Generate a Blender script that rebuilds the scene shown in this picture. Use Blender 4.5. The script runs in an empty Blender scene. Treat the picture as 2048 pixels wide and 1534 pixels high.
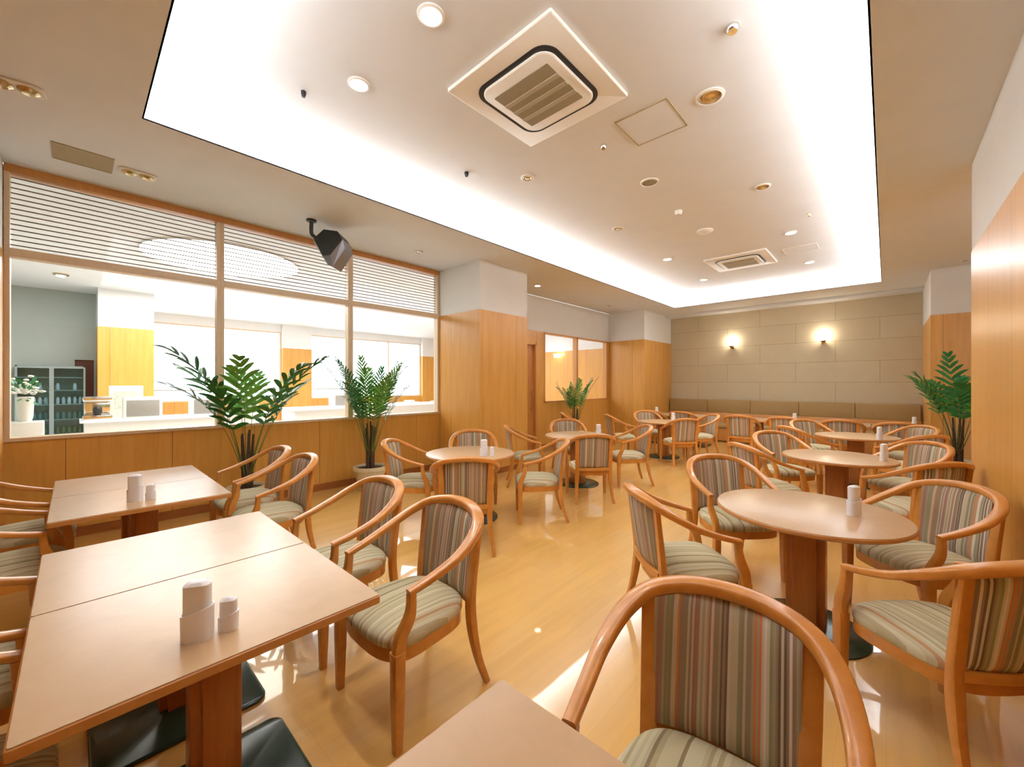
import bpy, bmesh, math, random
from mathutils import Vector, Matrix
PI = math.pi
C = bpy.context.scene.collection
S = bpy.context.scene

# ------------------------------------------------------------------ camera, world, view, big lights
YAW = math.radians(42.77); F_PX = 809.0; EYE = 1.45
cam_d = bpy.data.cameras.new('camera'); cam = bpy.data.objects.new('camera', cam_d); C.objects.link(cam)
cam_d.sensor_width = 36; cam_d.lens = F_PX / 2048 * 36; cam_d.clip_start = 0.05; cam_d.clip_end = 200
cam.location = (0, 0, EYE); cam.rotation_euler = (PI / 2, 0, YAW)
S.camera = cam
S.view_settings.view_transform = 'Standard'; S.view_settings.look = 'None'
S.view_settings.exposure = 0.14; S.view_settings.gamma = 1.0; S.view_settings.use_curve_mapping = False
w = bpy.data.worlds.new('daylight'); S.world = w; w.use_nodes = True
bgn = w.node_tree.nodes['Background']; bgn.inputs[0].default_value = (0.86, 0.93, 1.0, 1); bgn.inputs[1].default_value = 6.0

WARM = (1.0, 0.95, 0.86); COVE = (0.97, 0.99, 1.0)
def area(name, loc, sx, sy, power, col, rot=(0, 0, 0)):
    d = bpy.data.lights.new(name, 'AREA'); d.shape = 'RECTANGLE'; d.size = sx; d.size_y = sy; d.energy = power; d.color = col
    o = bpy.data.objects.new(name, d); C.objects.link(o); o.location = loc; o.rotation_euler = rot; return o
# coffer of the main ceiling: opening, ceilings
CX0, CX1, CY0, CY1 = -3.95, -0.07, 0.34, 10.35
ZL, ZU = 3.37, 3.62
COVE_W = 17.0      # watts per metre of hidden cove tube
tr = 0.14
area('cove_tube_light', (CX0 - tr, (CY0 + CY1) / 2, ZL + .016), .07, CY1 - CY0 + .2, COVE_W * 10, COVE, (PI, 0.12, 0))
area('cove_tube_light', (CX1 + tr, (CY0 + CY1) / 2, ZL + .016), .07, CY1 - CY0 + .2, COVE_W * 10, COVE, (PI, -0.12, 0))
area('cove_tube_light', ((CX0 + CX1) / 2, CY0 - tr, ZL + .016), CX1 - CX0 + .2, .07, COVE_W * 4, COVE, (PI - .12, 0, 0))
area('cove_tube_light', ((CX0 + CX1) / 2, CY1 + tr, ZL + .016), CX1 - CX0 + .2, .07, COVE_W * 4, COVE, (PI + .12, 0, 0))

FW = Vector((-math.sin(YAW), math.cos(YAW), 0)); RT = Vector((math.cos(YAW), math.sin(YAW), 0))
def P(u, v, z):                       # the point at height z that the photo shows at pixel (u, v)
    d = F_PX * (EYE - z) / (v - 767.0); r = (u - 1024.0) / F_PX * d
    p = FW * d + RT * r; return Vector((p.x, p.y, z))

# ------------------------------------------------------------------ materials
def srgb(r, g, b):
    f = lambda c: (c / 255 / 12.92) if c / 255 <= .04045 else ((c / 255 + .055) / 1.055) ** 2.4
    return (f(r), f(g), f(b), 1)
MATS = {}
def principled(name, col, rough=.5, metal=0, coat=0, spec=.5, emis=None, estr=0):
    m = bpy.data.materials.new(name); m.use_nodes = True; n = m.node_tree; b = n.nodes['Principled BSDF']
    b.inputs['Base Color'].default_value = col; b.inputs['Roughness'].default_value = rough; b.inputs['Metallic'].default_value = metal
    b.inputs['Coat Weight'].default_value = coat; b.inputs['Coat Roughness'].default_value = .08; b.inputs['Specular IOR Level'].default_value = spec
    if emis: b.inputs['Emission Color'].default_value = emis; b.inputs['Emission Strength'].default_value = estr
    MATS[name] = m; return m
class NT:
    def __init__(s, m): s.t = m.node_tree; s.b = s.t.nodes['Principled BSDF']
    def n(s, typ, **kw):
        x = s.t.nodes.new(typ)
        for k, v in kw.items(): setattr(x, k, v)
        return x
    def l(s, a, b): s.t.links.new(a, b)
    def math(s, op, a, b=None, c=None):
        x = s.n('ShaderNodeMath', operation=op)
        for i, v in enumerate((a, b, c)):
            if v is None: continue
            if isinstance(v, (int, float)): x.inputs[i].default_value = v
            else: s.l(v, x.inputs[i])
        return x.outputs[0]
    def ramp(s, fac, stops, interp='LINEAR'):
        x = s.n('ShaderNodeValToRGB'); x.color_ramp.interpolation = interp; e = x.color_ramp.elements
        e[0].position, e[0].color = stops[0]; e[1].position, e[1].color = stops[-1]
        for p, c in stops[1:-1]: q = e.new(p); q.color = c
        s.l(fac, x.inputs[0]); return x.outputs[0]
def speckle(m, col, amt=.06, scale=60, bump=0):    # slight procedural variation of an even colour
    t = NT(m); tc = t.n('ShaderNodeTexCoord'); nz = t.n('ShaderNodeTexNoise'); nz.inputs['Scale'].default_value = scale; nz.inputs['Detail'].default_value = 3
    t.l(tc.outputs['Object'], nz.inputs['Vector'])
    lo = tuple(c * (1 - amt) for c in col[:3]) + (1,); hi = tuple(min(1, c * (1 + amt)) for c in col[:3]) + (1,)
    t.l(t.ramp(nz.outputs[0], [(.3, lo), (.7, hi)]), t.b.inputs['Base Color'])
    if bump:
        bp = t.n('ShaderNodeBump'); bp.inputs['Strength'].default_value = bump; bp.inputs['Distance'].default_value = .002
        t.l(nz.outputs[0], bp.inputs['Height']); t.l(bp.outputs[0], t.b.inputs['Normal'])
    return m
def plain(name, col, rough=.5, amt=.05, scale=40, bump=0, **kw): return speckle(principled(name, col, rough, **kw), col, amt, scale, bump)
def wood(name, c0, c1, scale=(14, 14, 1.4), rough=.35, coat=0, seam=None, spec=.5):
    m = principled(name, c0, rough, coat=coat, spec=spec); t = NT(m); tc = t.n('ShaderNodeTexCoord'); mp = t.n('ShaderNodeMapping'); mp.inputs['Scale'].default_value = scale
    nz = t.n('ShaderNodeTexNoise'); nz.inputs['Scale'].default_value = 1.6; nz.inputs['Detail'].default_value = 6; nz.inputs['Roughness'].default_value = .6; nz.inputs['Distortion'].default_value = .6
    t.l(tc.outputs['Object'], mp.inputs[0]); t.l(mp.outputs[0], nz.inputs['Vector'])
    col = t.ramp(nz.outputs[0], [(.3, c0), (.7, c1)])
    if seam:
        sp = t.n('ShaderNodeSeparateXYZ'); t.l(tc.outputs['Object'], sp.inputs[0])
        s = t.math('ADD', sp.outputs[0], sp.outputs[1]); s = t.math('ADD', s, seam[1] + 100 * seam[0]); s = t.math('DIVIDE', s, seam[0]); fr = t.math('FRACT', s)
        lt = t.math('LESS_THAN', fr, .006 / seam[0])
        fl = t.math('FLOOR', s); wn = t.n('ShaderNodeTexWhiteNoise', noise_dimensions='1D'); t.l(fl, wn.inputs['W'])
        hv = t.n('ShaderNodeHueSaturation'); t.l(col, hv.inputs['Color']); v = t.math('MULTIPLY_ADD', wn.outputs['Value'], .10, .95); t.l(v, hv.inputs['Value'])
        mx = t.n('ShaderNodeMix', data_type='RGBA'); t.l(lt, mx.inputs[0]); t.l(hv.outputs[0], mx.inputs[6]); mx.inputs[7].default_value = srgb(150, 98, 44); col = mx.outputs[2]
    t.l(col, t.b.inputs['Base Color']); return m

white = plain('ceiling_paint', (.80, .815, .83, 1), .85, .015, 3)
wall_white = plain('wall_paint', (.83, .82, .79, 1), .8, .015, 3)
grey_wall = plain('grey_paint', srgb(176, 184, 176), .6, .03, 3)
panel = wood('maple_panel', srgb(208, 148, 66), srgb(220, 163, 82), (9, 9, .7), .32, seam=(.77, .3))
panel_d = wood('maple_frame', srgb(200, 138, 72), srgb(210, 150, 84), (14, 14, 1), .35)
base_w = wood('baseboard_wood', srgb(150, 88, 40), srgb(168, 100, 48), (3, 3, 12), .4)
chair_w = wood('chair_beech', srgb(194, 124, 50), srgb(210, 142, 66), (9, 9, 9), .3, coat=.25)
ped_w = wood('pedestal_beech', srgb(166, 98, 46), srgb(184, 114, 56), (20, 20, 2), .3, coat=.2)
top_w = wood('tabletop_laminate', srgb(196, 160, 122), srgb(202, 167, 129), (5, 5, 5), .26, spec=.5)
edge_w = wood('tabletop_edge', srgb(190, 130, 70), srgb(200, 140, 78), (9, 9, 9), .35)
door_w = wood('door_wood', srgb(176, 110, 50), srgb(190, 124, 60), (14, 14, 1), .35)
dark_w = wood('dark_door_wood', srgb(92, 40, 24), srgb(110, 50, 30), (14, 14, 1), .4)
black = plain('black_metal', (.012, .012, .013, 1), .3, .1)
basem = plain('base_plate_lacquer', srgb(36, 62, 50), .22, .05)
spk_b = plain('speaker_plastic', (.02, .024, .026, 1), .45, .1)
silver = plain('silver_grille', (.30, .31, .36, 1), .3, .1, 300, metal=.7)
brass = plain('brass_metal', srgb(206, 184, 140), .25, .05, metal=1)
chrome = plain('chrome_metal', (.7, .69, .66, 1), .15, .04, metal=1)
plast = plain('white_plastic', srgb(246, 246, 252), .35, .01)
plast_c = plain('pale_plastic', srgb(246, 247, 252), .25, .01)
acw = plain('aircon_plastic', srgb(238, 232, 220), .5, .01)
acg = plain('aircon_grille_plastic', srgb(160, 152, 128), .6, .02)
acg2 = plain('aircon_slat_plastic', srgb(186, 178, 156), .6, .02)
pot_m = plain('pot_ceramic', srgb(226, 214, 178), .4, .03)
soil_m = plain('soil', srgb(70, 48, 30), .95, .4, 40, .5)
leaf_m = plain('leaf_green', srgb(36, 118, 56), .38, .3, 9)
leaf2_m = plain('leaf_bright_green', srgb(96, 164, 60), .38, .3, 9)
stem_m = plain('palm_stem', srgb(96, 110, 50), .5, .25, 12)
trunk_m = plain('palm_trunk', srgb(74, 54, 36), .8, .3, 30)
cush_m = plain('banquette_vinyl', srgb(168, 136, 84), .55, .03, 30)
hatch_m = plain('hatch_khaki', srgb(176, 160, 122), .7, .02)
slat_m = plain('louver_wood', srgb(104, 76, 58), .5, .1)
alum = plain('painted_frame', srgb(222, 198, 166), .4, .03)
lamp_on = principled('lamp_glow', (1, 1, 1, 1), .5, emis=(1, .93, .8, 1), estr=14)
lamp_soft = principled('lamp_glow_soft', (1, 1, 1, 1), .5, emis=(1, .95, .86, 1), estr=7)
shade_glow = principled('shade_glow', (1, 1, 1, 1), .5, emis=(1, .86, .62, 1), estr=5)
mach = plain('appliance_white', srgb(228, 226, 218), .35, .02)
mach_g = plain('appliance_grey', srgb(150, 146, 138), .4, .03)
mach_d = plain('appliance_dark', srgb(44, 44, 46), .4, .1)
paper = plain('notice_paper', srgb(236, 230, 206), .7, .02)
cabm = plain('cabinet_metal', srgb(150, 162, 160), .35, .03, metal=.3)
cab_in = plain('cabinet_inside', srgb(74, 96, 92), .5, .1)
petal = plain('petals', srgb(232, 226, 214), .6, .05)
hall_floor = plain('hall_floor_bounce', srgb(214, 214, 212), .3, .04, 2)  # pale grey made up to bounce neutral light onto the hall ceiling
out_g = plain('outside_paving', srgb(206, 208, 210), .8, .05, 2)
car_m = plain('car_paint', srgb(232, 234, 238), .25, .02, coat=.5)

def floor_mat():
    m = principled('floor_maple', (1, 1, 1, 1), .26, coat=1.0, spec=.5); t = NT(m); t.b.inputs['Coat Roughness'].default_value = .035
    tc = t.n('ShaderNodeTexCoord'); mp = t.n('ShaderNodeMapping'); mp.inputs['Rotation'].default_value = (0, 0, PI / 2); t.l(tc.outputs['Object'], mp.inputs[0])
    br = t.n('ShaderNodeTexBrick', offset=.37, offset_frequency=1); t.l(mp.outputs[0], br.inputs['Vector'])
    br.inputs['Scale'].default_value = 1; br.inputs['Brick Width'].default_value = 1.8; br.inputs['Row Height'].default_value = .15; br.inputs['Mortar Size'].default_value = .0008; br.inputs['Bias'].default_value = 0
    br.inputs['Color1'].default_value = srgb(224, 176, 98); br.inputs['Color2'].default_value = srgb(229, 182, 106); br.inputs['Mortar'].default_value = srgb(214, 165, 90)
    mp2 = t.n('ShaderNodeMapping'); mp2.inputs['Scale'].default_value = (12, .9, 1); t.l(tc.outputs['Object'], mp2.inputs[0])
    nz = t.n('ShaderNodeTexNoise'); nz.inputs['Scale'].default_value = 1.5; nz.inputs['Detail'].default_value = 5; t.l(mp2.outputs[0], nz.inputs['Vector'])
    hv = t.n('ShaderNodeHueSaturation'); t.l(br.outputs['Color'], hv.inputs['Color']); t.l(t.math('MULTIPLY_ADD', nz.outputs[0], .24, .88), hv.inputs['Value'])
    t.l(hv.outputs[0], t.b.inputs['Base Color'])
    nb = t.n('ShaderNodeTexNoise'); nb.inputs['Scale'].default_value = 2.2; nb.inputs['Detail'].default_value = 1; t.l(tc.outputs['Object'], nb.inputs['Vector'])
    bp = t.n('ShaderNodeBump'); bp.inputs['Strength'].default_value = .12; bp.inputs['Distance'].default_value = .01; t.l(nb.outputs[0], bp.inputs['Height']); t.l(bp.outputs[0], t.b.inputs['Coat Normal'])
    return m
floor_m = floor_mat()

def stripe_mat(name, stops, scale, rough=.85):
    m = principled(name, (1, 1, 1, 1), rough, spec=.2); t = NT(m); tc = t.n('ShaderNodeTexCoord'); sp = t.n('ShaderNodeSeparateXYZ'); t.l(tc.outputs['Object'], sp.inputs[0])
    v = t.n('ShaderNodeTexVoronoi', voronoi_dimensions='1D'); v.inputs['Scale'].default_value = 1; v.inputs['Randomness'].default_value = .75
    t.l(t.math('MULTIPLY_ADD', sp.outputs[0], scale, 31.7), v.inputs['W'])
    sc = t.n('ShaderNodeSeparateColor'); t.l(v.outputs['Color'], sc.inputs[0])
    col = t.ramp(sc.outputs[0], stops, 'CONSTANT')
    nz = t.n('ShaderNodeTexNoise'); nz.inputs['Scale'].default_value = 420; t.l(tc.outputs['Object'], nz.inputs['Vector'])
    bp = t.n('ShaderNodeBump'); bp.inputs['Strength'].default_value = .25; bp.inputs['Distance'].default_value = .001; t.l(nz.outputs[0], bp.inputs['Height']); t.l(bp.outputs[0], t.b.inputs['Normal'])
    t.l(col, t.b.inputs['Base Color']); return m
fab_col = [(0, srgb(172, 156, 128)), (.16, srgb(194, 180, 152)), (.3, srgb(150, 134, 110)), (.42, srgb(204, 192, 168)), (.52, srgb(156, 130, 112)), (.64, srgb(116, 98, 82)), (.74, srgb(146, 148, 112)), (.80, srgb(204, 124, 76)), (.86, srgb(172, 114, 106)), (.92, srgb(222, 212, 194))]
fabric = stripe_mat('striped_upholstery', fab_col, 155)
seat_f = stripe_mat('striped_seat_upholstery', [(0, srgb(186, 174, 140)), (.3, srgb(198, 188, 156)), (.55, srgb(170, 156, 120)), (.7, srgb(212, 204, 176)), (.84, srgb(136, 120, 90)), (.93, srgb(186, 146, 108))], 85)

def tile_mat():
    m = principled('stone_tile', (1, 1, 1, 1), .55); t = NT(m); tc = t.n('ShaderNodeTexCoord'); sp = t.n('ShaderNodeSeparateXYZ'); t.l(tc.outputs['Object'], sp.inputs[0])
    cb = t.n('ShaderNodeCombineXYZ'); t.l(t.math('ADD', sp.outputs[0], .1), cb.inputs[0]); t.l(t.math('ADD', sp.outputs[2], -1.01 + 4.7), cb.inputs[1])
    br = t.n('ShaderNodeTexBrick', offset=.5, offset_frequency=2); t.l(cb.outputs[0], br.inputs['Vector'])
    br.inputs['Scale'].default_value = 1; br.inputs['Brick Width'].default_value = 1.5; br.inputs['Row Height'].default_value = .47; br.inputs['Mortar Size'].default_value = .005
    br.inputs['Color1'].default_value = srgb(202, 186, 152); br.inputs['Color2'].default_value = srgb(207, 192, 160); br.inputs['Mortar'].default_value = srgb(168, 150, 116)
    nz = t.n('ShaderNodeTexNoise'); nz.inputs['Scale'].default_value = 5; nz.inputs['Detail'].default_value = 4; t.l(tc.outputs['Object'], nz.inputs['Vector'])
    hv = t.n('ShaderNodeHueSaturation'); t.l(br.outputs['Color'], hv.inputs['Color']); t.l(t.math('MULTIPLY_ADD', nz.outputs[0], .1, .95), hv.inputs['Value']); t.l(hv.outputs[0], t.b.inputs['Base Color']); return m
tile_m = tile_mat()
def glass_mat(name, refl=.5, tint=(1, 1, 1, 1)):
    m = bpy.data.materials.new(name); m.use_nodes = True; n = m.node_tree; n.nodes.clear()
    o = n.nodes.new('ShaderNodeOutputMaterial'); mx = n.nodes.new('ShaderNodeMixShader'); tr_ = n.nodes.new('ShaderNodeBsdfTransparent'); tr_.inputs[0].default_value = tint
    g = n.nodes.new('ShaderNodeBsdfGlossy'); g.inputs['Roughness'].default_value = .02; fr = n.nodes.new('ShaderNodeFresnel'); fr.inputs[0].default_value = 1.45
    mu = n.nodes.new('ShaderNodeMath'); mu.operation = 'MULTIPLY'; mu.inputs[1].default_value = refl; n.links.new(fr.outputs[0], mu.inputs[0])
    ge = n.nodes.new('ShaderNodeNewGeometry'); fb = n.nodes.new('ShaderNodeMath'); fb.operation = 'SUBTRACT'; fb.inputs[0].default_value = 1; n.links.new(ge.outputs['Backfacing'], fb.inputs[1])
    m2 = n.nodes.new('ShaderNodeMath'); m2.operation = 'MULTIPLY'; n.links.new(mu.outputs[0], m2.inputs[0]); n.links.new(fb.outputs[0], m2.inputs[1])
    n.links.new(m2.outputs[0], mx.inputs[0]); n.links.new(tr_.outputs[0], mx.inputs[1]); n.links.new(g.outputs[0], mx.inputs[2]); n.links.new(mx.outputs[0], o.inputs[0]); return m
glass = glass_mat('window_glass', 1.0, (.97, .98, .98, 1)); glass2 = glass_mat('cabinet_glass', .8, (.8, .9, .9, 1))

# ------------------------------------------------------------------ mesh helpers
def box(bm, x0, x1, y0, y1, z0, z1, bev=0, seg=2, M=None):
    r = bmesh.ops.create_cube(bm, size=1.0); vs = r['verts']
    for v in vs: v.co = Vector(((x0 + x1) / 2 + v.co.x * (x1 - x0), (y0 + y1) / 2 + v.co.y * (y1 - y0), (z0 + z1) / 2 + v.co.z * (z1 - z0)))
    if bev:
        es = list({e for v in vs for e in v.link_edges}); rr = bmesh.ops.bevel(bm, geom=es, offset=bev, segments=seg, profile=.5, affect='EDGES'); vs = list({v for f in rr['faces'] for v in f.verts} | {v for v in vs if v.is_valid})
    if M is not None:
        for v in vs: v.co = M @ v.co
    return bm
def lathe(bm, prof, seg=32, c=(0, 0, 0), sx=1, sy=1, cap0=True, cap1=True):
    rings = []
    for r, z in prof: rings.append([bm.verts.new((c[0] + r * sx * math.cos(2 * PI * k / seg), c[1] + r * sy * math.sin(2 * PI * k / seg), c[2] + z)) for k in range(seg)])
    for a, b in zip(rings, rings[1:]):
        for k in range(seg): bm.faces.new((a[k], a[(k + 1) % seg], b[(k + 1) % seg], b[k]))
    if cap0: bm.faces.new(list(reversed(rings[0])))
    if cap1: bm.faces.new(rings[-1])
    return bm
def spline(pts, n=8):
    pts = [Vector(p) for p in pts]; out = []; P_ = [pts[0] * 2 - pts[1]] + pts + [pts[-1] * 2 - pts[-2]]
    for i in range(1, len(P_) - 2):
        a, b, c, d = P_[i - 1:i + 3]
        for k in range(n):
            t = k / n; out.append(.5 * ((2 * b) + (c - a) * t + (2 * a - 5 * b + 4 * c - d) * t * t + (3 * b - a - 3 * c + d) * t ** 3))
    out.append(pts[-1]); return out
def lerp_list(vals, n, cnt):
    out = []
    for i in range(len(vals) - 1):
        for k in range(n): out.append(vals[i] + (vals[i + 1] - vals[i]) * k / n)
    out.append(vals[-1]); return out[:cnt]
def sweep(bm, pts, ws, hs, side=None, rnd=4, sup=.55):    # a bar with a rounded-rectangle section; side: function index -> width direction
    rings = []; N = len(pts)
    for i, p in enumerate(pts):
        t = (pts[min(i + 1, N - 1)] - pts[max(i - 1, 0)]).normalized()
        s = side(i, p, t) if side else Vector((0, 0, 1)).cross(t)
        s = (s - t * s.dot(t)); s = s.normalized() if s.length > 1e-6 else Vector((1, 0, 0)); u = t.cross(s).normalized()
        w_ = ws[i] / 2; h_ = hs[i] / 2; ring = []
        for k in range(4 * rnd):
            a = 2 * PI * (k + .5) / (4 * rnd); ca, sa = math.cos(a), math.sin(a)
            ring.append(bm.verts.new(p + s * w_ * math.copysign(abs(ca) ** sup, ca) + u * h_ * math.copysign(abs(sa) ** sup, sa)))
        rings.append(ring)
    for a, b in zip(rings, rings[1:]):
        for k in range(len(a)): bm.faces.new((a[k], a[(k + 1) % len(a)], b[(k + 1) % len(a)], b[k]))
    bm.faces.new(list(reversed(rings[0]))); bm.faces.new(rings[-1]); return bm
def new(): return bmesh.new()
def obj(name, bm, mat, parent=None, smooth=True, angle=.7):
    bmesh.ops.recalc_face_normals(bm, faces=bm.faces[:])
    me = bpy.data.meshes.new(name); bm.to_mesh(me); bm.free()
    if smooth:
        for p in me.polygons: p.use_smooth = True
        me.set_sharp_from_angle(angle=angle)
    for m in (mat if isinstance(mat, (list, tuple)) else [mat]): me.materials.append(m)
    o = bpy.data.objects.new(name, me); C.objects.link(o)
    if parent: o.parent = parent
    return o
def tag(o, label=None, cat=None, group=None, kind=None):
    if label: o['label'] = label
    if cat: o['category'] = cat
    if group: o['group'] = group
    if kind: o['kind'] = kind
    return o
def thing(name, label, cat, loc=(0, 0, 0), rz=0, group=None):
    o = bpy.data.objects.new(name, None); C.objects.link(o); o.location = loc; o.rotation_euler = (0, 0, rz); o.empty_display_size = .1
    return tag(o, label, cat, group)
def copy_tree(o, parent=None):
    c = o.copy(); C.objects.link(c)
    if parent: c.parent = parent
    for ch in list(o.children): copy_tree(ch, c)
    return c
def dup(root, loc, rz, label, group=None):
    r = copy_tree(root); r.location = loc; r.rotation_euler = (0, 0, rz); r['label'] = label
    if group: r['group'] = group
    return r
def struct(name, boxes, mat, parent=None, bev=0):
    bm = new()
    for b in boxes: box(bm, *b, bev)
    o = obj(name, bm, mat, parent, smooth=False)
    if not parent: o['kind'] = 'structure'
    return o

# ------------------------------------------------------------------ the room shell
XW = -5.63; XP = -4.60; XR = .547; YB = 11.79; ZP = 2.60; YN = -1.55; XN = -14.5; SILL = .97; XRR = 1.75
struct('floor', [(XW - .12, 1.9, -1.75, 12.0, -.12, 0)], floor_m)
struct('floor_hall', [(-14.8, XW - .12, -1.75, 12.0, -.12, 0)], hall_floor)
struct('ceiling', [(XW, CX0, YN, YB, ZL, ZL + .005), (CX1, 1.8, YN, YB, ZL, ZL + .005), (CX0, CX1, YN, CY0, ZL, ZL + .005), (CX0, CX1, CY1, YB, ZL, ZL + .005),
    (CX0 - .01, CX0, CY0 - .01, CY1 + .01, ZL, ZL + .009), (CX1, CX1 + .01, CY0 - .01, CY1 + .01, ZL, ZL + .009), (CX0, CX1, CY0 - .01, CY0, ZL, ZL + .009), (CX0, CX1, CY1, CY1 + .01, ZL, ZL + .009),
    (CX0 - .32, CX1 + .32, CY0 - .32, CY1 + .32, ZU, ZU + .04),
    (CX0 - .36, CX0 - .32, CY0 - .36, CY1 + .36, ZL + .001, ZU + .04), (CX1 + .32, CX1 + .36, CY0 - .36, CY1 + .36, ZL + .001, ZU + .04),
    (CX0 - .32, CX1 + .32, CY0 - .36, CY0 - .32, ZL + .001, ZU + .04), (CX0 - .32, CX1 + .32, CY1 + .32, CY1 + .36, ZL + .001, ZU + .04)], white)
# back wall: stone slabs above the bench
struct('wall_back', [(XP, XR, YB, YB + .15, 0, ZL + .1)], tile_m)
struct('trim_1', [(XP, XR, YB - .42, YB, ZL - .055, ZL)], white)
# pillars and walls, wood below, paint above
def wall2(name, x0, x1, y0, y1, e=.004):
    o = struct(name, [(x0, x1, y0, y1, 0, ZP)], panel)
    u = struct('paint_band', [(x0 + e, x1 - e, y0 + e, y1 - e, ZP, ZL)], wall_white, o); tag(u, 'white painted upper band')
    return o
wall2('wall_left_far', XW - .12, XP, 10.03, YB + .1)
wall2('wall_left_pillar', XW - .12, XP, 4.24, 5.37)
wall2('wall_left_near', XW - .12, -4.95, YN, -.42)
wall2('wall_right_near', XR, XR + .9, YN, 5.34)
wall2('wall_right_far', XR, XRR + .1, 9.79, YB + .1)
wall2('wall_right', XRR, XRR + .12, 5.2, 9.9)
wall2('wall_rear', -4.95, XR + .1, YN - .12, YN)
# left wall between the pillars (beyond the doorway)
DZ = 2.34; DY0, DY1 = 6.02, 6.88; WY0, WY1 = 7.14, 9.92
struct('wall_left', [(XW - .12, XW, 5.37, DY0, 0, ZP), (XW - .12, XW, DY0, DY1, DZ, ZP), (XW - .12, XW, DY1, WY0, 0, ZP), (XW - .12, XW, WY0, 10.03, 0, 1.02), (XW - .12, XW, WY1, 10.03, 1.02, ZP)], panel)
struct('wall_left_upper', [(XW - .12, XW - .003, 5.37, 10.03, ZP, ZL)], wall_white)
struct('wall_left_low', [(XW - .12, XW, -.42, 4.24, .0, SILL - .03)], panel)
struct('baseboard_left', [(XW, XW + .014, -.42, 4.24, 0, .09), (XW, XW + .014, 5.37, DY0, 0, .09), (XW, XW + .014, DY1, 10.03, 0, .09)], base_w)
struct('baseboard_pillar', [(XW, XP + .014, 4.226, 4.24, 0, .09), (XP, XP + .014, 4.24, 5.37, 0, .09), (XW, XP + .014, 10.016, 10.03, 0, .09), (XP, XP + .014, 10.03, 11.2, 0, .09)], base_w)
struct('baseboard_right', [(XR - .014, XR, YN, 5.34, 0, .09), (XR - .014, XR, 9.776, 11.2, 0, .09), (XR, XRR, 9.776, 9.79, 0, .09)], base_w)
# door in the left wall
o = struct('door_1', [(XW - .09, XW - .05, DY0 + .04, DY1 - .04, .01, DZ - .04)], door_w)
struct('door_frame', [(XW - .13, XW + .01, DY0, DY0 + .045, 0, DZ), (XW - .13, XW + .01, DY1 - .045, DY1, 0, DZ), (XW - .13, XW + .01, DY0, DY1, DZ - .045, DZ)], panel_d, o)
hb = new(); sweep(hb, [Vector((XW - .01, DY1 - .14, z)) for z in (.85, 1.0, 1.3)], [.02] * 3, [.02] * 3, lambda i, p, t: Vector((1, 0, 0)))
for z in (.9, 1.25): box(hb, XW - .05, XW - .01, DY1 - .15, DY1 - .13, z - .01, z + .01)
tag(obj('door_handle', hb, chrome, o), 'chrome pull handle')
# glazed partition: three bays, each a window with lower pane, louvres over the transom
bays = [-.42, 1.14, 2.68, 4.24]; TZ0, TZ1 = 2.565, 2.64
for i in range(3):
    y0, y1 = bays[i], bays[i + 1]; a = .035
    fr = struct('window_%d' % (i + 1), [(XW - .10, XW + .01, y0, y0 + a, SILL, ZL), (XW - .10, XW + .01, y1 - a, y1, SILL, ZL), (XW - .10, XW + .01, y0 + a, y1 - a, TZ0, TZ1)], alum, bev=.003)
    struct('head_rail', [(XW - .10, XW + .012, y0, y1, ZL - .07, ZL)], panel_d, fr)
    s = struct('window_sill', [(XW - .13, XW + .02, y0, y1, SILL - .03, SILL)], alum, fr)
    struct('lower_pane', [(XW - .05, XW - .042, y0 + a, y1 - a, SILL, TZ0)], glass, fr)
    struct('upper_pane', [(XW - .02, XW - .014, y0 + a, y1 - a, TZ1, ZL - .07)], glass, fr)
    bm = new(); z = TZ1 + .035
    while z < ZL - .08: box(bm, XW - .062, XW - .05, y0 + a, y1 - a, z, z + .008); z += .046
    tag(obj('louver_slats', bm, slat_m, fr, smooth=False), 'thin dark horizontal louver slats')
# far glazed strip with two panes
fr = struct('window_4', [(XW - .10, XW + .01, WY0, WY0 + .04, 1.02, ZP), (XW - .10, XW + .01, WY1 - .04, WY1, 1.02, ZP), (XW - .10, XW + .01, 8.42, 8.50, 1.02, ZP), (XW - .10, XW + .01, WY0, WY1, 1.02, 1.05), (XW - .10, XW + .01, WY0, WY1, ZP - .03, ZP)], panel_d)
struct('pane', [(XW - .05, XW - .044, WY0 + .04, 8.42, 1.05, ZP - .03)], glass, fr); struct('pane', [(XW - .05, XW - .044, 8.50, WY1 - .04, 1.05, ZP - .03)], glass, fr)

# ------------------------------------------------------------------ the neighbouring hall behind the glass
struct('ceiling_hall', [(-14.8, XW - .12, YN, YB, ZL, ZL + .05)], wall_white)
struct('wall_hall_back', [(-14.8, XW - .12, YB, YB + .12, 0, ZP)], panel); struct('wall_hall_back_upper', [(-14.8, XW - .12, YB, YB + .12, ZP, ZL)], wall_white)
struct('wall_hall_near', [(-14.8, XW - .12, YN - .12, YN, 0, ZL)], grey_wall)
struct('wall_hall_grey', [(-12.62, -12.5, YN, -.0, 0, ZL), (-12.62, -12.5, .28, .31, 0, ZL), (-12.62, -12.5, 0, .28, 1.95, ZL)], grey_wall)
wall2('wall_hall_pillar', XN, -11.56, .31, 1.16)
wall2('wall_hall_window_pillar', XN - .2, XN + .15, 4.58, 5.48)
wall2('wall_hall_end_pillar', XN - .2, XN + .15, 9.96, YB)
wins = [(1.16, 4.58), (5.48, 9.96)]
struct('wall_hall_low', [(XN - .15, XN, a, b, 0, .93) for a, b in wins], panel)
struct('wall_hall_lintel', [(XN - .15, XN, a, b, 3.12, ZL) for a, b in wins], wall_white)
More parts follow.
